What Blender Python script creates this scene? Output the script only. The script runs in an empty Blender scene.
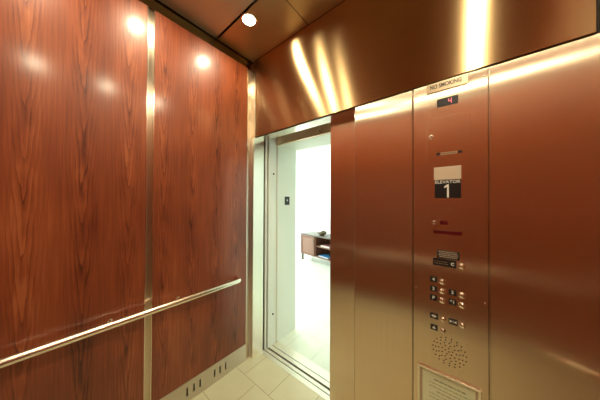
import bpy, bmesh, math, random
from mathutils import Vector, Matrix
random.seed(7)
SC = bpy.context.scene
COL = SC.collection
PI = math.pi

# ------------------------------------------------------------ node helpers
def new_mat(name):
    m = bpy.data.materials.new(name); m.use_nodes = True
    nt = m.node_tree
    b = nt.nodes['Principled BSDF']
    return m, nt, b

def simple(name, col, rough=.5, metal=0., spec=None, coat=0., coat_r=.1, emit=None, estr=0.):
    m, nt, b = new_mat(name)
    b.inputs['Base Color'].default_value = (*col, 1)
    b.inputs['Roughness'].default_value = rough
    b.inputs['Metallic'].default_value = metal
    if spec is not None: b.inputs['Specular IOR Level'].default_value = spec
    b.inputs['Coat Weight'].default_value = coat
    b.inputs['Coat Roughness'].default_value = coat_r
    if emit:
        b.inputs['Emission Color'].default_value = (*emit, 1)
        b.inputs['Emission Strength'].default_value = estr
    return m

class NT:
    def __init__(s, nt): s.nt = nt
    def n(s, typ, **kw):
        nd = s.nt.nodes.new(typ)
        for k, v in kw.items(): setattr(nd, k, v)
        return nd
    def link(s, a, b): s.nt.links.new(a, b)
    def set(s, sock, v):
        if hasattr(v, 'is_output') or isinstance(v, bpy.types.NodeSocket): s.link(v, sock)
        else: sock.default_value = v
    def math(s, op, a, b=0., c=0.):
        nd = s.n('ShaderNodeMath', operation=op)
        for i, v in enumerate((a, b, c)): s.set(nd.inputs[i], v)
        return nd.outputs[0]
    def comb(s, x, y, z):
        nd = s.n('ShaderNodeCombineXYZ')
        for i, v in enumerate((x, y, z)): s.set(nd.inputs[i], v)
        return nd.outputs[0]
    def noise(s, vec, scale=5., detail=3., rough=.5):
        nd = s.n('ShaderNodeTexNoise')
        s.link(vec, nd.inputs['Vector']); nd.inputs['Scale'].default_value = scale
        nd.inputs['Detail'].default_value = detail; nd.inputs['Roughness'].default_value = rough
        return nd.outputs['Fac']
    def ramp(s, fac, stops, interp='LINEAR'):
        nd = s.n('ShaderNodeValToRGB'); cr = nd.color_ramp; cr.interpolation = interp
        while len(cr.elements) < len(stops): cr.elements.new(.5)
        for e, (p, c) in zip(cr.elements, stops): e.position = p; e.color = (*c, 1)
        s.link(fac, nd.inputs[0]); return nd.outputs[0]
    def mix(s, fac, a, b, mode='MIX'):
        nd = s.n('ShaderNodeMix', data_type='RGBA', blend_type=mode)
        s.set(nd.inputs[0], fac)
        for sock, v in ((nd.inputs[6], a), (nd.inputs[7], b)):
            if isinstance(v, tuple): sock.default_value = (*v, 1)
            else: s.link(v, sock)
        return nd.outputs[2]
    def coords(s):
        tc = s.n('ShaderNodeTexCoord'); sp = s.n('ShaderNodeSeparateXYZ')
        s.link(tc.outputs['Object'], sp.inputs[0])
        return sp.outputs[0], sp.outputs[1], sp.outputs[2]

# veneer: nested downward pointing cathedral figures in a repeated leaf
def wood_mat(name, axis, off=0., period=.2):
    m, nt, b = new_mat(name); N = NT(nt)
    x, y, z = N.coords()
    u0 = x if axis == 'X' else y
    u0 = N.math('ADD', u0, off)
    wob = N.noise(N.comb(u0, 0., z), 1.6, 2.)
    wob = N.math('MULTIPLY', N.math('SUBTRACT', wob, .5), .035)
    u = N.math('ADD', u0, wob)
    q = N.math('DIVIDE', u, period)
    leaf = N.math('FLOOR', q)
    c = N.math('SUBTRACT', N.math('FRACT', q), .5)
    a = N.math('ABSOLUTE', c)
    a = N.math('SQRT', N.math('ADD', N.math('MULTIPLY', a, a), .0009))
    par = N.math('MULTIPLY', N.math('POWER', a, 1.2), 15.)
    shift = N.math('MULTIPLY', N.math('SINE', N.math('MULTIPLY', leaf, 2.4)), .35)
    fine = N.math('MULTIPLY', N.math('SUBTRACT', N.noise(N.comb(N.math('MULTIPLY', u0, 14.), 0., N.math('MULTIPLY', z, 1.1)), 1.5, 3.), .5), 1.5)
    fine = N.math('ADD', fine, N.math('MULTIPLY', N.math('SUBTRACT', N.noise(N.comb(N.math('MULTIPLY', u0, 30.), 0., N.math('MULTIPLY', z, 6.)), 1., 3.), .5), .9))
    ph = N.math('ADD', N.math('SUBTRACT', N.math('MULTIPLY', N.math('ADD', z, shift), 4.1), par), fine)
    ring = N.math('FRACT', ph)                       # saw tooth: sharp dark late wood edge
    ring2 = N.math('FRACT', N.math('MULTIPLY', ph, 3.3))
    ringc = N.ramp(ring, [(0., (.25,)*3), (.08, (.75,)*3), (.6, (.62,)*3), (.93, (.42,)*3), (1., (.25,)*3)])
    ringd = N.ramp(ring2, [(0., (.42,)*3), (.25, (.55,)*3), (.85, (.5,)*3), (1., (.42,)*3)])
    streak = N.noise(N.comb(N.math('MULTIPLY', u0, 60.), 0., N.math('MULTIPLY', z, 1.2)), 2., 4., .6)
    broad = N.noise(N.comb(N.math('MULTIPLY', u0, 3.), 0., N.math('MULTIPLY', z, .8)), 1.5, 2.)
    core = N.math('POWER', 2.718, N.math('MULTIPLY', N.math('MULTIPLY', a, a), -22.))
    patch = N.noise(N.comb(N.math('MULTIPLY', u0, 5.), 0., N.math('MULTIPLY', z, 2.2)), 2., 1.)
    core = N.math('MULTIPLY', core, N.math('ADD', N.math('MULTIPLY', patch, 1.6), .0))
    rc = N.math('MULTIPLY', N.math('SUBTRACT', ringc, .56), N.math('ADD', N.math('MULTIPLY', core, .55), .08))
    rd = N.math('MULTIPLY', N.math('SUBTRACT', ringd, .5), .12)
    st = N.math('MULTIPLY', N.math('SUBTRACT', streak, .5), .42)
    br = N.math('MULTIPLY', N.math('SUBTRACT', broad, .5), .55)
    blot = N.math('MULTIPLY', N.math('MULTIPLY', core, N.math('SUBTRACT', N.noise(N.comb(N.math('MULTIPLY', u0, 16.), 3., N.math('MULTIPLY', z, 4.)), 1.6, 2.), .56)), .65)
    rd = N.math('ADD', rd, blot)
    f = N.math('ADD', N.math('ADD', N.math('ADD', rc, rd), N.math('ADD', st, br)), .585)
    colr = N.ramp(f, [(.30, (.055, .010, .003)), (.46, (.155, .029, .008)), (.64, (.265, .058, .017)), (.8, (.38, .105, .036))])
    N.link(colr, b.inputs['Base Color'])
    b.inputs['Roughness'].default_value = .42
    b.inputs['Specular IOR Level'].default_value = .4
    b.inputs['Coat Weight'].default_value = .55
    b.inputs['Coat Roughness'].default_value = .17
    b.inputs['Coat IOR'].default_value = 1.5
    return m

# brushed steel: the highlight spreads across the grain (spread = world axis)
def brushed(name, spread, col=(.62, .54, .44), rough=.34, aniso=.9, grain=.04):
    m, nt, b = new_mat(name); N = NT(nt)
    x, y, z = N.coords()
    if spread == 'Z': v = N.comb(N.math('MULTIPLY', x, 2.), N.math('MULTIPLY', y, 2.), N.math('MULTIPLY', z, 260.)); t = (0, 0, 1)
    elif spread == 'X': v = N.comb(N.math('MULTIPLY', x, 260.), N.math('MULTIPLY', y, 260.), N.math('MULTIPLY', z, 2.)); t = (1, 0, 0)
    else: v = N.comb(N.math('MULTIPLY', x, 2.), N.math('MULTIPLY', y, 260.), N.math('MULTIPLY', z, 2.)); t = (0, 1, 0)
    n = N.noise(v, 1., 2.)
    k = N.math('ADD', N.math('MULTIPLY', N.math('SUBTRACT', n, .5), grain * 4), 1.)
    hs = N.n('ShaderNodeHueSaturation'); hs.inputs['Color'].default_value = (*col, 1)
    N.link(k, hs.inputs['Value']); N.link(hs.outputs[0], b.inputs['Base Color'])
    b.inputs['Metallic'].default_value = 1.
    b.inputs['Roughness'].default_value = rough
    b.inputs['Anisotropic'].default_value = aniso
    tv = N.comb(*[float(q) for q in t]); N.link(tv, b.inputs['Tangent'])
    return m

def tile_mat(name, col, grout, size=.305, oy=0., ox=0., w=.004, rough=.3):
    m, nt, b = new_mat(name); N = NT(nt)
    x, y, z = N.coords()
    ty = N.math('DIVIDE', N.math('SUBTRACT', y, oy), size)
    row = N.math('FLOOR', ty)
    half = N.math('MULTIPLY', N.math('FRACT', N.math('MULTIPLY', row, .5)), size)
    tx = N.math('DIVIDE', N.math('SUBTRACT', N.math('ADD', x, half), ox), size)
    def edge(t):
        f = N.math('FRACT', t)
        return N.math('MINIMUM', f, N.math('SUBTRACT', 1., f))
    d = N.math('MINIMUM', edge(tx), edge(ty))
    g = N.math('LESS_THAN', d, w / size / 2)
    wn = N.n('ShaderNodeTexWhiteNoise'); wn.noise_dimensions = '2D'
    N.link(N.comb(N.math('FLOOR', tx), row, 0.), wn.inputs['Vector'])
    mott = N.noise(N.comb(x, y, 0.), 9., 4.)
    v = N.math('ADD', N.math('MULTIPLY', wn.outputs['Value'], .06), N.math('MULTIPLY', mott, .14))
    v = N.math('ADD', v, .88)
    hs = N.n('ShaderNodeHueSaturation'); hs.inputs['Color'].default_value = (*col, 1); N.link(v, hs.inputs['Value'])
    c = N.mix(g, hs.outputs[0], grout)
    N.link(c, b.inputs['Base Color'])
    b.inputs['Roughness'].default_value = rough
    return m

M = {}
M['wood_side'] = wood_mat('red_veneer_side', 'Y', .075, .19)
M['wood_rear'] = wood_mat('red_veneer_rear', 'X', .05)
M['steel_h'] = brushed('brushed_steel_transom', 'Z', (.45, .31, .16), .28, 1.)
M['steel_v'] = brushed('brushed_steel_panels', 'X', (.75, .61, .46), .26, 1.)
M['steel_vy'] = brushed('brushed_steel_strips', 'Y', (.62, .52, .40), .30, .8)
M['steel_base'] = brushed('brushed_steel_base', 'Z', (.66, .60, .52), .40, .5)
M['steel_ceiling_a'] = brushed('satin_ceiling_rear', 'X', (.56, .53, .43), .42, .3, .01)
M['steel_ceiling_b'] = brushed('satin_ceiling_front', 'Y', (.58, .47, .29), .42, .3, .01)
M['cornice'] = simple('dark_bronze_cornice', (.30, .23, .12), .14, 1.)
M['jamb_steel'] = simple('satin_jamb_steel', (.86, .80, .70), .30, 1.)
M['soffit_steel'] = simple('polished_head_steel', (.88, .80, .68), .26, 1.)
M['header_tan'] = simple('tan_header_steel', (.85, .66, .44), .4, 1.)
M['chrome'] = simple('polished_metal', (.85, .80, .70), .16, 1.)
M['rail_metal'] = simple('brushed_rail_metal', (.86, .78, .66), .24, 1.)
M['alu'] = simple('aluminium_sill', (.74, .70, .58), .38, .6)
M['black'] = simple('black_plastic', (.008, .008, .009), .4)
M['dark'] = simple('dark_gap', (.012, .009, .007), .8)
M['white_ink'] = simple('white_ink', (.8, .8, .74), .5)
M['black_ink'] = simple('black_ink', (.03, .022, .015), .5)
M['pale_plate'] = simple('pale_braille_plate', (.60, .50, .38), .4)
M['plate_clear'] = simple('engraved_plate', (.56, .44, .30), .35, .6)
M['red_dark'] = simple('dark_red_lens', (.09, .006, .008), .25)
M['red_led'] = simple('red_led', (.6, .1, .12), .4, emit=(1., .18, .22), estr=.8)
M['paper'] = simple('green_certificate', (.78, .84, .58), .5, coat=.3)
M['paper_ink'] = simple('certificate_print', (.30, .34, .20), .6)
M['paint'] = simple('pale_green_white_paint', (.78, .82, .74), .5)
M['wall_white'] = simple('white_wall_paint', (.84, .86, .85), .6)
M['ceiling_white'] = simple('white_ceiling_paint', (.82, .86, .84), .7)
M['tile'] = tile_mat('cream_cab_tile', (.60, .56, .37), (.36, .29, .17), .305, -.155, .12, .005, .28)
M['tile_lobby'] = tile_mat('pale_lobby_tile', (.68, .72, .60), (.52, .53, .44), .305, .615, .32, .005, .22)
M['lamp'] = simple('downlight_lens', (1, 1, 1), .4, emit=(1., .90, .62), estr=900.)
M['reflector'] = simple('downlight_reflector', (1, .95, .85), .3, emit=(1., .90, .62), estr=45.)
M['lobby_fill_lamp'] = simple('lobby_fill_lamp', (1, 1, 1), .4, emit=(.93, 1., .96), estr=12.)
M['mahogany'] = simple('cabinet_wood', (.17, .070, .045), .4, coat=.2)
M['mahogany_dark'] = simple('cabinet_wood_inside', (.12, .05, .03), .5)
M['cab_frame'] = simple('cabinet_grey_brown_edge', (.13, .10, .085), .4)
M['door_inset'] = simple('cabinet_door_inset', (.23, .11, .08), .45)
M['bowl'] = simple('olive_brown_ceramic', (.10, .065, .025), .25)
M['bowl_in'] = simple('bowl_inside', (.22, .19, .10), .3)
M['pink'] = simple('pink_cover', (.50, .20, .22), .5)
M['blue'] = simple('blue_cover', (.04, .26, .60), .5)
M['pages'] = simple('page_edges', (.75, .73, .68), .7)
M['green_leaf'] = simple('pale_green_fabric', (.45, .60, .48), .7)
M['glass'] = simple('added_window_glass', (1, 1, 1), .02)
M['glass'].node_tree.nodes['Principled BSDF'].inputs['Transmission Weight'].default_value = 1.
M['rubber'] = simple('black_rubber', (.015, .015, .015), .7)

# ------------------------------------------------------------ mesh helpers
def box(bm, a, b, bev=0.):
    x0, y0, z0 = [min(p, q) for p, q in zip(a, b)]; x1, y1, z1 = [max(p, q) for p, q in zip(a, b)]
    vs = [bm.verts.new(p) for p in ((x0,y0,z0),(x1,y0,z0),(x1,y1,z0),(x0,y1,z0),(x0,y0,z1),(x1,y0,z1),(x1,y1,z1),(x0,y1,z1))]
    fs = [bm.faces.new([vs[i] for i in f]) for f in ((0,3,2,1),(4,5,6,7),(0,1,5,4),(1,2,6,5),(2,3,7,6),(3,0,4,7))]
    if bev > 0:
        es = {e for f in fs for e in f.edges}
        bmesh.ops.bevel(bm, geom=list(es), offset=bev, segments=2, affect='EDGES', profile=.5)
def tube(bm, pts, r, n=16, caps=True):
    pts = [Vector(p) for p in pts]; rings = []
    up = None
    for i, p in enumerate(pts):
        t = (pts[min(i+1, len(pts)-1)] - pts[max(i-1, 0)]).normalized()
        if up is None:
            up = Vector((0, 0, 1)) if abs(t.z) < .9 else Vector((1, 0, 0))
        s = t.cross(up).normalized(); u = s.cross(t).normalized(); up = u
        rings.append([bm.verts.new(p + (s*math.cos(k*2*PI/n) + u*math.sin(k*2*PI/n))*r) for k in range(n)])
    for a, b in zip(rings, rings[1:]):
        for k in range(n):
            f = bm.faces.new((a[k], a[(k+1) % n], b[(k+1) % n], b[k])); f.smooth = True
    if caps:
        bm.faces.new(rings[0][::-1]); bm.faces.new(rings[-1])
def lathe(bm, prof, c=(0,0,0), n=32, mat=None):
    # prof: (r, h) about +Z, transformed by mat then moved to c
    mat = mat or Matrix.Identity(3); c = Vector(c); rings = []
    for r, h in prof:
        if r < 1e-6: rings.append([bm.verts.new(c + mat @ Vector((0, 0, h)))])
        else: rings.append([bm.verts.new(c + mat @ Vector((r*math.cos(k*2*PI/n), r*math.sin(k*2*PI/n), h))) for k in range(n)])
    for a, b in zip(rings, rings[1:]):
        for k in range(n):
            l = (k+1) % n
            if len(a) == 1 and len(b) == 1: continue
            if len(a) == 1: f = bm.faces.new((a[0], b[k], b[l]))
            elif len(b) == 1: f = bm.faces.new((a[k], a[l], b[0]))
            else: f = bm.faces.new((a[k], a[l], b[l], b[k]))
            f.smooth = True
OUT = Matrix(((1,0,0),(0,0,-1),(0,1,0)))      # local +Z -> world -Y (out of the front wall)

def obj(name, build, mat, parent=None, slots=None, fix=True):
    me = bpy.data.meshes.new(name); bm = bmesh.new(); build(bm)
    if fix: bmesh.ops.recalc_face_normals(bm, faces=bm.faces[:])
    bm.to_mesh(me); bm.free(); me.materials.append(mat)
    for s in (slots or []): me.materials.append(s)
    o = bpy.data.objects.new(name, me); COL.objects.link(o)
    if parent: o.parent = parent
    return o
def bx(name, a, b, mat, parent=None, bev=0.):
    return obj(name, lambda bm: box(bm, a, b, bev), mat, parent)
def boxes(name, L, mat, parent=None, bev=0.):
    return obj(name, lambda bm: [box(bm, a, b, bev) for a, b in L], mat, parent)
def empty(name, loc=(0, 0, 0), rz=0.):
    o = bpy.data.objects.new(name, None); o.location = loc; o.rotation_euler = (0, 0, rz); o.empty_display_size = .05
    COL.objects.link(o); return o
def tag(o, label, cat, group=None):
    o['label'] = label; o['category'] = cat
    if group: o['group'] = group
    return o
def struct(o): o['kind'] = 'structure'; return o
def plabel(o, l): o['label'] = l; return o

def text(name, s, size, loc, mat, parent=None, face='front', bold=0., width=None, depth=.0006, align='CENTER'):
    cu = bpy.data.curves.new(name, 'FONT'); cu.body = s; cu.size = size
    cu.align_x = align; cu.align_y = 'CENTER'; cu.extrude = depth; cu.offset = bold; cu.resolution_u = 3
    t = bpy.data.objects.new(name, cu); COL.objects.link(t)
    bpy.context.view_layer.update()
    dg = bpy.context.evaluated_depsgraph_get()
    me = bpy.data.meshes.new_from_object(t.evaluated_get(dg)); me.name = name
    bpy.data.objects.remove(t); bpy.data.curves.remove(cu)
    xs = [v.co.x for v in me.vertices] or [0, 1]
    if width: 
        k = width / (max(xs) - min(xs))
        for v in me.vertices: v.co.x *= k
    if face == 'front': R = Matrix.Rotation(PI/2, 4, 'X')
    else: R = Matrix.Rotation(PI/2, 4, 'Z') @ Matrix.Rotation(PI/2, 4, 'X')     # faces +X
    me.transform(Matrix.Translation(loc) @ R)
    me.materials.clear(); me.materials.append(mat)
    o = bpy.data.objects.new(name, me); COL.objects.link(o)
    if parent: o.parent = parent
    return o

# ------------------------------------------------------------ dimensions
W, D, H = 2.03, 1.65, 2.85        # cab inside width, depth, height
DH = 2.115                        # head of the door opening
WT = 2.775                        # top of the veneer panels

# ------------------------------------------------------------ floors
struct(bx('floor', (-.02, -D-.02, -.04), (W+.02, .098, 0), M['tile']))
struct(bx('floor', (-4.2, .33, -.04), (4.2, 3.95, 0), M['tile_lobby']))

# car sill and landing sill (aluminium, grooved)
struct(boxes('trim_1', [((.0, .098, -.04), (1.2, .141, .001)),
    ((.0, .149, -.04), (1.2, .179, .001)), ((.0, .141, -.04), (1.2, .149, -.02))], M['alu']))
bx('groove_shade', (.0, .1412, -.0199), (1.2, .1488, -.004), M['dark'], bpy.data.objects['trim_1'])  # dark strip standing in for the shade in the groove
struct(boxes('trim_2', [((.0, .200, -.04), (1.2, .240, .001)), ((.0, .240, -.04), (1.2, .247, -.02)), ((0., .247, -.04), (1.2, .330, .001))], M['alu']))
bx('groove_shade', (.0, .2402, -.0199), (1.2, .2468, -.004), M['dark'], bpy.data.objects['trim_2'])  # landing sill groove: its shade put in as a dark strip
struct(bx('sill_gap_shade', (.0, .1792, -.3), (1.2, .1998, -.02), M['dark']))  # dark block for the shade in the gap between the sills

# ------------------------------------------------------------ side and rear walls
def side_wall(name, xf, sgn):
    # xf = face of the veneer, sgn = outward direction of the room (+1 for the left wall)
    w = struct(bx(name, (xf - sgn*.016, -D, 0), (xf - sgn*.05, 0, H+.05), M['steel_vy']))
    for y0, y1 in ((-D+.03, -.840), (-.802, -.056)):
        bx('wood_panel', (xf - sgn*.0155, y0, .155), (xf, y1, WT), M['wood_side'], w, .0012)
    # bright edge trims of the veneer
    for y in (-.840, -.802, -.0545):
        bx('edge_trim', (xf - sgn*.0155, y-.0015, .155), (xf + sgn*.0006, y+.0015, WT), M['chrome'], w)
    bx('cornice', (xf - sgn*.0155, -D, WT), (xf - sgn*.004, 0, H), M['cornice'], w)
    return w
wl = side_wall('wall_left', 0., 1)
wr = side_wall('wall_right', W, -1)
wrear = struct(bx('wall_rear', (-.05, -D-.016, 0), (W+.05, -D-.05, H+.05), M['steel_v']))
for x0, x1 in ((.03, .655), (.69, 1.34), (1.375, W-.03)):
    bx('wood_panel', (x0, -D-.0155, .155), (x1, -D, WT), M['wood_rear'], wrear, .0012)
bx('cornice', (-.01, -D-.0155, WT), (W+.01, -D-.004, H), M['cornice'], wrear)

# bases with vent slots
def base_left(bm):
    xs = (0.0, -.016)
    def slab(y0, y1, z0, z1): box(bm, (-.0155, y0, z0), (.0025, y1, z1))
    ys = [-.577, -.527, -.481, -.363, -.315, -.264]
    allys = sorted(ys + [y-.55 for y in ys if y-.55 > -D+.05] )
    slab(-D, -.052, 0, .052); slab(-D, -.052, .112, .155)
    prev = -D
    for y in allys:
        slab(prev, y-.006, .052, .112); prev = y+.006
    slab(prev, -.052, .052, .112)
bl = struct(obj('baseboard_left', base_left, M['steel_base']))
bx('vent_slot_shade', (-.0158, -D+.01, .04), (-.0135, -.06, .13), M['dark'], bl)  # dark sheet behind the slots, in place of the shade inside them
struct(bx('baseboard_right', (W+.0155, -D, 0), (W-.0025, -.052, .155), M['steel_base']))
struct(bx('baseboard_rear', (.003, -D-.0155, 0), (W-.003, -D+.0025, .155), M['steel_base']))

# ------------------------------------------------------------ front wall
wf = struct(obj('wall_front', lambda bm: [box(bm, (-.05, .022, DH+.02), (W+.05, .128, H+.05)), box(bm, (1.075, .022, 0), (W+.05, .10, DH+.02))], M['steel_v']))
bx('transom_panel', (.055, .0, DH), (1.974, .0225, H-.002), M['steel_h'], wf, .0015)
bx('transom_edge', (.0475, .006, DH), (.0545, .0225, H-.002), M['dark'], wf)
bx('transom_edge', (1.9745, .006, DH), (1.9815, .0225, H-.002), M['dark'], wf)
bx('corner_post', (-.0155, .0, DH), (.047, .0225, H-.002), M['steel_v'], wf, .001)
bx('corner_post', (1.982, .0, DH), (W+.0155, .0225, H-.002), M['steel_v'], wf, .001)
bx('door_jamb', (-.0155, 0., 0), (.028, .128, DH), M['jamb_steel'], wf, .0012)
bx('head_soffit', (.028, .0235, DH-.0005), (1.2, .128, DH+.02), M['soffit_steel'], wf)
def yo(z):                                   # backward bend added at the sheet top to catch bright lamp bands
    d = max(0., z-1.96); return .5*.112*d*d/.155
def sheet(bm, x0, x1, yf, yb, z0, z1, e=.0022):
    zs = [z0] + [1.96+i*(z1-1.96)/40 for i in range(41)]
    rows = []
    for z in zs:
        o = yo(z)
        rows.append([bm.verts.new(p) for p in ((x0, yf+o+e, z), (x0+e, yf+o, z), (x1-e, yf+o, z), (x1, yf+o+e, z), (x1, yb, z), (x0, yb, z))])
    for a, b in zip(rows, rows[1:]):
        for k in range(6):
            l = (k+1) % 6; f = bm.faces.new((a[k], a[l], b[l], b[k])); f.smooth = False
    bm.faces.new(rows[0]); bm.faces.new(rows[-1])
# return panels; a fine bright folded edge each side
obj('return_panel', lambda bm: sheet(bm, 1.0585, 1.3850, 0, .022, .004, DH-.003), M['steel_v'], wf)
obj('return_panel', lambda bm: sheet(bm, 1.6925, W, 0, .022, .004, DH-.003), M['steel_v'], wf)
bx('seam', (1.06, .0222, .0), (W, .024, DH), M['dark'], wf)

for xe in (1.0572, 1.3852, 1.6915):
    obj('folded_edge', lambda bm: sheet(bm, xe-.0009, xe+.0012, -.0015, .02, .004, DH-.003, .0003), M['chrome'], wf)
# car door leaf standing a little out of its pocket, landing door behind it
d1 = struct(bx('door_1', (.815, .106, .004), (1.62, .136, DH+.05), M['steel_v'], None, .002))
struct(bx('door_2', (.90, .222, .004), (1.62, .250, 2.14), M['steel_v'], None, .002))

# landing frame: slotted steel side, edge strip, header, head jamb
lf = struct(boxes('trim_4', [((-.02, .150, -.0), (.034, .168, 2.30)), ((-.02, .185, 0), (.042, .296, 2.30))], M['paint']))
bx('jamb_gap_shade', (-.03, .128, 0), (.018, .30, 2.3), M['dark'], lf)  # dark block painting the shade inside the jamb gap
bx('edge_strip', (-.02, .2965, .0), (.050, .309, 2.10), M['alu'], lf, .001)
for z in (1.79, .322):
    obj('bumper', lambda bm: lathe(bm, [(0, .008), (.008, .007), (.009, 0), (0, 0)], (.042, .25, z), 16, Matrix(((0,0,1),(0,1,0),(-1,0,0)))), M['rubber'], lf)
hd = struct(bx('trim_5', (-.02, .285, 2.10), (1.3, .309, 2.36), M['header_tan']))
for x in (.60, .74):
    obj('hanger_bolt', lambda bm: lathe(bm, [(0, .008), (.014, .008), (.014, 0), (0, 0)], (x, .285, 2.135), 16, OUT), M['cornice'], hd)

# ------------------------------------------------------------ ceiling
ce = struct(bx('ceiling', (-.03, -D-.03, H+.012), (W+.03, .03, H+.05), M['dark']))
LX, LY = (.36, 1.67), (-.31, -.825, -1.34)
def ceiling_panel(x0, x1, y0, y1, mat):
    holes = [(x, y) for x in LX for y in LY if x0 < x < x1 and y0 < y < y1]
    def b(bm):
        if not holes:
            box(bm, (x0, y0, H), (x1, y1, H+.011)); return
        # plate with round holes: strips between holes, ring fan round each hole
        ys = sorted(y for _, y in holes); hx = holes[0][0]; r = .052; s = .07; n = 32
        cuts = [y0]
        for y in ys: cuts += [y-s, y+s]
        cuts.append(y1)
        for i in range(0, len(cuts)-1, 2):
            if cuts[i+1] - cuts[i] > 1e-4: 
                v = [bm.verts.new(p) for p in ((x0,cuts[i],H),(x1,cuts[i],H),(x1,cuts[i+1],H),(x0,cuts[i+1],H))]; bm.faces.new(v)
        for y in ys:
            for a, c in ((x0, hx-s), (hx+s, x1)):
                v = [bm.verts.new(p) for p in ((a,y-s,H),(c,y-s,H),(c,y+s,H),(a,y+s,H))]; bm.faces.new(v)
            inn, out = [], []
            for k in range(n):
                an = 2*PI*k/n; cx, cy = math.cos(an), math.sin(an); q = s/max(abs(cx), abs(cy))
                inn.append(bm.verts.new((hx+r*cx, y+r*cy, H))); out.append(bm.verts.new((hx+q*cx, y+q*cy, H)))
            for k in range(n):
                l = (k+1) % n; bm.faces.new((inn[k], inn[l], out[l], out[k]))
    return obj('ceiling_panel', b, mat, ce)
xs = [0.004, .679, 1.356, W-.004]; g = .003
for i in range(3):
    for (y0, y1, mt) in ((-D+.004, -1.03, 'steel_ceiling_a'), (-1.03, -.364, 'steel_ceiling_a'), (-.364, -.002, 'steel_ceiling_b')):
        if y0 < -.37 and False: pass
        ceiling_panel(xs[i]+g, xs[i+1]-g, y0+.0001, y1-.0001, M[mt])

def downlight(x, y):
    t = empty('downlight', (x, y, H))
    obj('trim_ring', lambda bm: lathe(bm, [(.046, .010), (.046, -.001), (.050, -.004), (.060, -.0035), (.062, -.0005), (.054, -.0003)], (0,0,0), 40), M['chrome'], t)
    obj('lens', lambda bm: lathe(bm, [(0, .002), (.0255, .0025)], (0,0,0), 40), M['lamp'], t)
    obj('reflector', lambda bm: lathe(bm, [(.0257, .0025), (.0455, -.0005)], (0,0,0), 40), M['reflector'], t)
    return t
def copy_tree(o, parent=None):
    c = o.copy(); COL.objects.link(c)
    if parent: c.parent = parent
    for ch in list(o.children): copy_tree(ch, c)
    return c
DLAB = {(0,0): 'lit round recessed ceiling downlight nearest the door, left of the steel transom',
        (0,1): 'lit round ceiling downlight over the middle of the veneered left wall',
        (0,2): 'lit round ceiling downlight in the left rear corner of the cab',
        (1,0): 'lit round ceiling downlight above the elevator button panel',
        (1,1): 'lit round ceiling downlight beside the middle of the right wall',
        (1,2): 'lit round ceiling downlight in the right rear corner of the cab'}
proto = None
for i, x in enumerate(LX):
    for j, y in enumerate(LY):
        if proto is None: proto = o = downlight(x, y)
        else: o = copy_tree(proto); o.location = (x, y, H)
        tag(o, DLAB[(i, j)], 'ceiling light', 'recessed downlights in the elevator ceiling')

# ------------------------------------------------------------ handrails
def handrail(name, p0, p1, inward, label, zs=.802, brk=()):
    # p0,p1 on the wall face; inward = unit vector into the cab
    t = empty(name, (p0[0], p0[1], zs)); iv = Vector(inward); r = .0200; off = .066
    a = Vector((p0[0], p0[1], 0)); b = Vector((p1[0], p1[1], 0)); d = (b-a).normalized(); L = (b-a).length
    org = Vector((0, 0, 0))
    def arc(end):
        pts = []
        for k in range(9):
            an = PI/2*k/8; R = .032
            pts.append((R - R*math.sin(an), off - R + R*math.cos(an)))
        return pts                                     # (along, out)
    loc = []
    loc.append(org + iv*.002)
    for al, ou in reversed(arc(0)): loc.append(org + d*al + iv*ou)
    for al, ou in arc(1): loc.append(org + d*(L-al) + iv*ou)
    loc.append(org + d*L + iv*.002)
    obj('rail', lambda bm: tube(bm, loc, r, 20), M['rail_metal'], t)
    for s in brk:
        def bb(bm):
            c = org + d*s
            tube(bm, [c + iv*.001, c + iv*.004], .011, 18)
            tube(bm, [c + iv*.005, c + iv*(off-.008)], .0075, 12)
        obj('bracket', bb, M['rail_metal'], t)
    tag(t, label, 'handrail'); return t
handrail('handrail', (0, -.165), (0, -1.60), (1, 0, 0), 'tubular metal handrail along the red veneered left wall', brk=(.08, .48, .84, 1.25))
handrail('handrail', (W, -.165), (W, -1.60), (-1, 0, 0), 'tubular metal handrail along the right wall, seen only mirrored in steel', brk=(.07, .45, .85, 1.25))
handrail('handrail', (.12, -D), (W-.12, -D), (0, 1, 0), 'tubular metal handrail along the rear wall, seen only mirrored in steel', brk=(.1, .6, 1.2, 1.69))

# ------------------------------------------------------------ car operating panel
cop = empty('elevator_control_panel', (1.54, 0, 0))
def P(o): o.parent = cop; o.matrix_parent_inverse = Matrix.Translation((-1.54, 0, 0)); return o
F = -.0012                                   # face plane of the panel
P(obj('face_plate', lambda bm: sheet(bm, 1.3915, 1.6870, F, .0215, .004, DH-.003, .001), M['steel_v']))
# floor indicator
ind = P(bx('floor_display', (1.497, F-.0022, 1.978), (1.581, F, 2.018), M['black'], None, .0008))
plabel(ind, 'black floor display lit with a red 4')
boxes('digit', [((1.543, F-.003, 1.998), (1.546, F-.0022, 2.010)), ((1.554, F-.003, 1.986), (1.557, F-.0022, 2.010)), ((1.543, F-.003, 1.996), (1.557, F-.0022, 1.999))], M['red_led'], ind)
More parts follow.
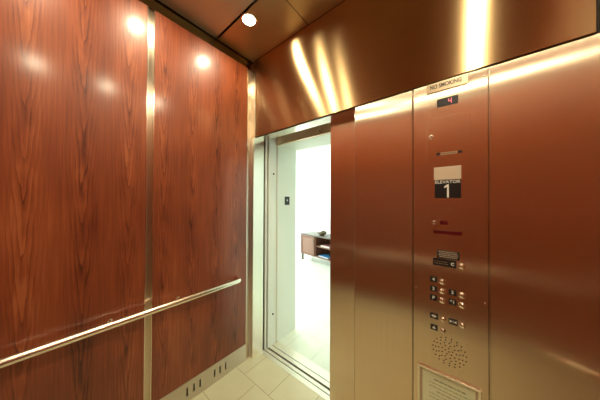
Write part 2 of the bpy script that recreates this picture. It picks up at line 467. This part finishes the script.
# service cabinet door with key lock and label strip
sd = P(bx('service_door', (1.4555, F-.0016, 1.695), (1.6265, F, 1.925), M['steel_v'], None, .0006))
bx('door_edge', (1.4535, F-.0022, 1.70), (1.4550, F, 1.90), M['chrome'], sd)
lk = obj('lock', lambda bm: lathe(bm, [(0, .004), (.004, .007), (.0085, .007), (.0125, .001), (.0125, 0), (0, 0)], (1.472, F-.0016, 1.833), 24, OUT), M['chrome'], sd)
bx('keyhole', (1.469, F-.0096, 1.829), (1.471, F-.0085, 1.837), M['black'], lk)
ls = bx('label_strip', (1.494, F-.0024, 1.7355), (1.597, F-.0016, 1.7475), M['plate_clear'], sd)
for x0, x1 in ((1.494, 1.511), (1.579, 1.597)): bx('black_end', (x0, F-.0030, 1.7355), (x1, F-.0024, 1.7475), M['black'], ls)
boxes('engraving', [((1.514+.0078*i, F-.0028, 1.739), (1.5185+.0078*i, F-.0024, 1.744)) for i in range(8)], M['black_ink'], ls)
# emergency lamp window, key switch, dark red card slot
P(obj('key_switch', lambda bm: lathe(bm, [(0, .004), (.004, .006), (.009, .005), (.010, 0), (0, 0)], (1.485, F, 1.398), 24, OUT), M['chrome']))
P(bx('indicator_window', (1.509, F-.001, 1.389), (1.541, F, 1.408), M['red_dark'], None, .0004))
P(bx('card_slot', (1.482, F-.0015, 1.342), (1.595, F, 1.360), M['red_dark'], None, .0005))
# engraved black instruction plates
ip = P(bx('instruction_plate', (1.497, F-.0015, 1.222), (1.586, F, 1.262), M['black'], None, .0004))
L = []
for r in range(4):
    x = 1.503 + .004*(r % 2)
    while x < 1.576:
        w = random.uniform(.004, .010); L.append(((x, F-.0021, 1.2545-r*.0085), (min(x+w, 1.58), F-.0015, 1.258-r*.0085))); x += w+.0025
boxes('engraving', L, M['pale_plate'], ip)
ap = P(bx('phone_plate', (1.480, F-.0015, 1.183), (1.573, F, 1.2195), M['black'], None, .0004))
L = []
for r in range(2):
    x = 1.486
    while x < 1.535:
        w = random.uniform(.003, .008); L.append(((x, F-.0021, 1.204-r*.010), (x+w, F-.0015, 1.2065-r*.010))); x += w+.004
boxes('engraving', L, M['plate_clear'], ap)
text('symbol', 'C', .019, (1.559, F-.0018, 1.200), M['white_ink'], ap, bold=.0008)

def button(name, x, z, r, label):
    b = P(obj(name, lambda bm: lathe(bm, [(r*1.25, 0), (r*1.25, .003), (r*1.05, .005), (r, .0045), (r*.98, .008), (r*.8, .0105), (0, .0112)], (x, F, z), 28, OUT), M['chrome']))
    return plabel(b, label)
button('call_button', 1.594, 1.197, .0115, 'round metal call button')
def legend(x, z, s, size=.021, w=.030, h=.028):
    p = P(bx('button_legend', (x-w/2, F-.0013, z-h/2), (x+w/2, F, z+h/2), M['black'], None, .0004))
    if s: text('symbol', s, size, (x, F-.0016, z), M['white_ink'], p, bold=.0006)
    return p
def tri(bm, cx, cz, w, h, direction):
    if direction == 'L': pts = [(-w/2, 0), (w/2, h/2), (w/2, -h/2)]
    elif direction == 'R': pts = [(w/2, 0), (-w/2, -h/2), (-w/2, h/2)]
    else: pts = [(0, h/2), (-w/2, -h/2), (w/2, -h/2)]
    a = [bm.verts.new((cx+p, F-.0013, cz+q)) for p, q in pts]; b = [bm.verts.new((cx+p, F-.0019, cz+q)) for p, q in pts]
    bm.faces.new(a); bm.faces.new(b)
    for i in range(3): j = (i+1) % 3; bm.faces.new((a[i], a[j], b[j], b[i]))
for s, x, z in (('4', 1.482, 1.110), ('2', 1.482, 1.063), ('P', 1.482, 1.017), ('3', 1.559, 1.064), ('*1', 1.559, 1.018)):
    legend(x, z, s); button('floor_button', x+.036, z-.004, .0115, 'round metal button beside the ' + {'*1': 'starred 1'}.get(s, s))
lo = legend(1.484, .925, None, w=.034); 
obj('symbol', lambda bm: (tri(bm, 1.477, .925, .010, .014, 'L'), tri(bm, 1.491, .925, .010, .014, 'R'), box(bm, (1.4832, F-.0019, .918), (1.4848, F-.0013, .932))), M['white_ink'], lo)
button('door_button', 1.521, .922, .0100, 'round metal door opening button')
lc = legend(1.561, .924, None, w=.034)
obj('symbol', lambda bm: (tri(bm, 1.553, .924, .010, .014, 'R'), tri(bm, 1.569, .924, .010, .014, 'L'), box(bm, (1.5602, F-.0019, .917), (1.5618, F-.0013, .931))), M['white_ink'], lc)
button('door_button', 1.596, .920, .0100, 'round metal door closing button')
la = legend(1.484, .868, None)
obj('symbol', lambda bm: (tri(bm, 1.484, .869, .016, .014, 'U'),), M['white_ink'], la)
button('alarm_button', 1.521, .865, .0092, 'round metal alarm button')
# speaker holes
def holes(bm):
    cx, cz = 1.545, .772
    for k, (rr, n) in enumerate(((0, 1), (.015, 5), (.029, 9), (.042, 13), (.054, 15), (.066, 19))):
        for i in range(n):
            an = 2*PI*i/n + k*.35
            lathe(bm, [(0, .0005), (.0029, .0005), (.0029, 0)], (cx+rr*math.cos(an), F, cz+rr*math.sin(an)), 10, OUT)
P(obj('speaker_holes', holes, M['dark']))
def screws(bm):
    for x in (1.404, 1.676):
        for z in (2.075, 1.05, .30): lathe(bm, [(0, .002), (.0035, .0018), (.0045, 0)], (x, F, z), 14, OUT)
for x in (1.404, 1.676):
    for z in (2.072, 1.05, .30):
        P(obj('screw', lambda bm: lathe(bm, [(0, .002), (.0035, .0018), (.0045, -.001), (0, -.001)], (x, F+yo(z), z), 14, OUT), M['chrome']))
tag(cop, 'tall brushed steel elevator control panel with floor display, buttons and speaker holes', 'control panel')

# signs on the panel
def place(o, c):
    return o
ns = empty('no_smoking_sign', (1.532, F, 2.085))
def Q(o, e): o.parent = e; o.matrix_parent_inverse = Matrix.Translation(-Vector(e.location)); return o
Q(bx('plate', (1.452, F-.0018, 2.060), (1.618, F+.0038, 2.107), M['plate_clear'], None, .0006), ns)
Q(text('lettering', 'NO SMOKING', .028, (1.531, F-.0021, 2.086), M['black_ink'], None, bold=.0008, width=.128), ns)
tag(ns, 'small NO SMOKING plate at the top of the elevator control panel', 'sign')
es = empty('elevator_number_sign', (1.539, F, 1.60))
Q(bx('braille_plate', (1.484, F-.004, 1.612), (1.593, F, 1.676), M['pale_plate'], None, .001), es)
Q(bx('number_plate', (1.488, F-.004, 1.521), (1.592, F, 1.611), M['black'], None, .001), es)
Q(text('lettering', 'ELEVATOR', .021, (1.539, F-.0043, 1.600), M['white_ink'], None, bold=.0002, width=.101), es)
def one(bm):
    pts = [(-.003, -.033), (.0045, -.033), (.0045, .032), (-.002, .032), (-.014, .022), (-.014, .014), (-.003, .020)]
    a = [bm.verts.new((1.541+p, F-.0040, 1.556+q)) for p, q in pts]; b = [bm.verts.new((1.541+p, F-.0048, 1.556+q)) for p, q in pts]
    bm.faces.new(a); bm.faces.new(b)
    for i in range(7): j = (i+1) % 7; bm.faces.new((a[i], a[j], b[j], b[i]))
Q(obj('numeral', one, M['white_ink']), es)
tag(es, 'black ELEVATOR 1 sign with a blank pale plate on top, on the control panel', 'sign')

# certificate in its frame, low on the panel
cf = empty('certificate_frame', (1.537, F, .42))
x0, x1, z0, z1 = 1.412, 1.662, .445, .657
def frame(bm):
    w = .011
    for a, b in (((x0, F-.010, z1-w), (x1, F, z1)), ((x0, F-.010, z0), (x1, F, z0+w)), ((x0, F-.010, z0+w), (x0+w, F, z1-w)), ((x1-w, F-.010, z0+w), (x1, F, z1-w))): box(bm, a, b, .0012)
Q(obj('frame', frame, M['chrome']), cf)
Q(bx('backing', (x0+.008, F-.002, z0+.008), (x1-.008, F, z1-.008), M['plate_clear']), cf)
doc = Q(bx('certificate', (x0+.022, F-.0028, z0+.012), (x1-.020, F-.002, z1-.018), M['paper']), cf)
plabel(doc, 'pale green printed certificate')
L = []
for r, (a, b, h) in enumerate(((.05, .17, .006), (.03, .19, .003), (.03, .15, .003), (.06, .18, .004), (.03, .12, .003), (.03, .19, .003), (.05, .16, .003))):
    x = x0+.022+a
    while x < x0+.022+b:
        w = random.uniform(.006, .02); L.append(((x, F-.0033, .605-r*.018), (x+w, F-.0028, .605-r*.018+h))); x += w+.004
boxes('print', L, M['paper_ink'], doc)
tag(cf, 'metal framed pale green certificate mounted low on the control panel', 'certificate')

# ------------------------------------------------------------ lobby beyond the landing door
LYF = 3.95
struct(obj('wall_lobby', lambda bm: [box(bm, (-4.2, .310, 0), (.05, .608, 2.75)), box(bm, (1.10, .310, 0), (4.2, .608, 2.75)), box(bm, (.05, .310, 2.098), (1.10, .608, 2.75))], M['paint']))
struct(bx('wall_back', (-4.2, LYF, 0), (4.2, LYF+.1, 2.75), M['wall_white']))
struct(bx('wall_far_right', (4.2, .31, 0), (4.3, LYF+.1, 2.75), M['wall_white']))
struct(bx('ceiling', (-4.3, .31, 2.75), (4.3, LYF+.1, 2.8), M['ceiling_white']))
struct(obj('wall_far_left', lambda bm: [box(bm, (-4.2, .31, 0), (-4.3, LYF+.1, .5)), box(bm, (-4.2, .31, 2.3), (-4.3, LYF+.1, 2.75)), box(bm, (-4.2, .31, .5), (-4.3, 1.0, 2.3)), box(bm, (-4.2, 3.5, .5), (-4.3, LYF+.1, 2.3))], M['wall_white']))
wn = struct(bx('added_window_1', (-4.24, 1.0, .5), (-4.25, 3.5, 2.3), M['glass']))  # window added out of view, on the left so its light misses the jamb
boxes('added_window_frame', [((-4.22, 1.0, .5), (-4.28, 1.05, 2.3)), ((-4.22, 3.45, .5), (-4.28, 3.5, 2.3)), ((-4.22, 2.22, .5), (-4.28, 2.28, 2.3)), ((-4.22, 1.0, .5), (-4.28, 3.5, .55)), ((-4.22, 1.0, 2.25), (-4.28, 3.5, 2.3))], M['wall_white'], wn)
struct(bx('baseboard_back', (-4.2, LYF-.012, 0), (4.2, LYF, .09), M['wall_white']))

# floor number plate on the landing jamb
fs = empty('floor_number_sign', (.05, .452, 1.508))
Q(bx('plate', (.05, .414, 1.462), (.0525, .492, 1.556), M['black'], None, .0006), fs)
Q(text('numeral', '4', .045, (.0528, .453, 1.512), M['white_ink'], None, face='side', bold=.0), fs)
tag(fs, 'small black floor number 4 plate on the white door jamb', 'sign')

# console cabinet
cb = empty('console_cabinet', (-1.735, 2.935, 0), math.radians(-9.5))
CW, CD, Z0, Z1 = 1.60, .45, .155, .675
bx('top', (-.015, -.012, Z1-.028), (CW+.015, CD, Z1), M['cab_frame'], cb, .003)
boxes('body', [((0, 0, Z0), (.025, CD, Z1-.029)), ((CW-.025, 0, Z0), (CW, CD, Z1-.029)), ((.50, .005, Z0), (.525, CD, Z1-.029)), ((1.075, .005, Z0), (1.10, CD, Z1-.029)),
     ((.026, .0, Z0), (CW-.026, CD, Z0+.025)), ((.026, CD-.012, Z0+.026), (CW-.026, CD, Z1-.029))], M['mahogany'], cb)
bx('shelf', (.5265, .01, .405), (1.0735, CD-.014, .425), M['mahogany'], cb)
def cdoor(x0, x1, hx):
    d = boxes('door', [((x0, -.018, Z0+.006), (x0+.055, 0, Z1-.034)), ((x1-.055, -.018, Z0+.006), (x1, 0, Z1-.034)), ((x0+.055, -.018, Z0+.006), (x1-.055, 0, Z0+.061)), ((x0+.055, -.018, Z1-.089), (x1-.055, 0, Z1-.034))], M['mahogany'], cb)
    bx('inset_panel', (x0+.055, -.008, Z0+.061), (x1-.055, -.001, Z1-.089), M['door_inset'], d)
    tube_o = obj('handle', lambda bm: tube(bm, [(hx, -.018, .50), (hx, -.036, .505), (hx, -.036, .575), (hx, -.018, .58)], .006, 10), M['cab_frame'], d)
cdoor(.004, .498, .462); cdoor(1.102, 1.596, 1.138)
for x, y in ((.03, .03), (CW-.03, .03), (.03, CD-.03), (CW-.03, CD-.03)):
    bx('leg', (x-.024, y-.024, 0), (x+.024, y+.024, Z0), M['cab_frame'], cb, .002)
tag(cb, 'low brown wooden console cabinet with panelled door and open shelves', 'cabinet')
cm = Matrix.Translation((-1.735, 2.935, 0)) @ Matrix.Rotation(math.radians(-9.5), 4, 'Z')
def on_cab(name, lx, ly, z, rz=0):
    p = cm @ Vector((lx, ly, z)); return empty(name, p, math.radians(-9.5)+rz)
def bowl_prof(r, h): return [(0, .004), (r*.35, .004), (r*.38, 0), (r*.42, .003), (r*.6, h*.28), (r*.85, h*.62), (r, h), (r*.96, h), (r*.8, h*.62), (r*.5, h*.28), (0, h*.18)]
b1 = on_cab('bowl', .61, .14, Z1)
def leaf_bowl(bm):
    lathe(bm, bowl_prof(.125, .085), n=40)
    for v in bm.verts:                       # wavy, petal like rim
        rr = math.hypot(v.co.x, v.co.y); a = math.atan2(v.co.y, v.co.x); k = max(0., rr/.125-.3)
        v.co.z += k*k*.045*math.cos(3*a+.5); v.co.x *= 1+.10*k*math.cos(3*a); v.co.y *= 1+.10*k*math.cos(3*a)
obj('shell', leaf_bowl, M['bowl'], b1)
tag(b1, 'olive brown bowl with wavy rim standing on top of the console cabinet', 'bowl')
def book(name, lx, ly, z, w, d, h, mat, rz, label, cat='book'):
    t = on_cab(name, lx, ly, z, rz)
    boxes('cover', [((0, 0, 0), (w, d, .003)), ((0, 0, h-.003), (w, d, h)), ((0, d-.003, .003), (w, d, h-.003))], mat, t)
    bx('pages', (.004, .003, .003), (w-.004, d-.0035, h-.003), M['pages'], t)
    tag(t, label, cat)
book('book', .66, .03, .4252, .27, .20, .035, M['pink'], .05, 'pink book lying on the upper open shelf of the console cabinet')
book('book', .60, .03, Z0+.0252, .30, .21, .028, M['blue'], -.03, 'blue book lying on the bottom shelf of the console cabinet')

# square luminous ceiling panels, unseen, added to brighten the lobby
def lobby_fill_lamp(x, y):
    t = empty('added_lobby_light', (x, y, 2.75))
    boxes('frame', [((-.30, -.30, -.02), (.30, -.27, 0)), ((-.30, .27, -.02), (.30, .30, 0)), ((-.30, -.27, -.02), (-.27, .27, 0)), ((.27, -.27, -.02), (.30, .27, 0))], M['wall_white'], t)
    bx('diffuser', (-.27, -.27, -.015), (.27, .27, -.004), M['lobby_fill_lamp'], t)
    return t
lp = None
for x, y, w in ((-2.0, 1.7, 'left of the landing door, before the console cabinet'), (.2, 2.6, 'straight ahead through the landing door, deep in the lobby'), (3.2, 1.9, 'at the right end of the lobby')):
    if lp is None: lp = o = lobby_fill_lamp(x, y)
    else: o = copy_tree(lp); o.location = (x, y, 2.75)
    tag(o, 'added unseen square lobby ceiling light ' + w, 'ceiling light', 'added square lobby ceiling lights')

# fill lamp added just inside the added window to brighten the lobby
al = bpy.data.lights.new('window_fill_lamp', 'AREA'); al.shape = 'RECTANGLE'; al.size = 2.4; al.size_y = 1.7; al.energy = 150; al.color = (.90, 1., .98)
ao = bpy.data.objects.new('window_fill_lamp', al); COL.objects.link(ao); ao.location = (-4.16, 2.25, 1.4); ao.rotation_euler = (0, math.radians(-90), PI)
ao.rotation_euler = Vector((1, 0, 0)).to_track_quat('-Z', 'Y').to_euler()

# ------------------------------------------------------------ world, camera, view
w = bpy.data.worlds.new('world'); SC.world = w; w.use_nodes = True
w.node_tree.nodes['Background'].inputs[0].default_value = (.75, .88, 1., 1)
w.node_tree.nodes['Background'].inputs[1].default_value = .6
cam = bpy.data.cameras.new('camera'); co = bpy.data.objects.new('camera', cam); COL.objects.link(co)
cam.sensor_width = 36; cam.lens = 36*202.89/600; cam.clip_start = .01
yaw, pit, rol = .68208, .0080753, .0047627
f = Vector((-math.sin(yaw)*math.cos(pit), math.cos(yaw)*math.cos(pit), math.sin(pit)))
r0 = Vector((math.cos(yaw), math.sin(yaw), 0)); u0 = r0.cross(f)
r = r0*math.cos(rol) + u0*math.sin(rol); u = -r0*math.sin(rol) + u0*math.cos(rol)
mw = Matrix((( r.x, u.x, -f.x, 1.6056), (r.y, u.y, -f.y, -1.2315), (r.z, u.z, -f.z, 1.5), (0, 0, 0, 1)))
co.matrix_world = mw
SC.camera = co
SC.view_settings.view_transform = 'Standard'; SC.view_settings.look = 'None'; SC.view_settings.gamma = 1
SC.view_settings.exposure = 0.3
SC.cycles.max_bounces = 16; SC.cycles.glossy_bounces = 10; SC.cycles.diffuse_bounces = 8
SC.cycles.sample_clamp_indirect = 12
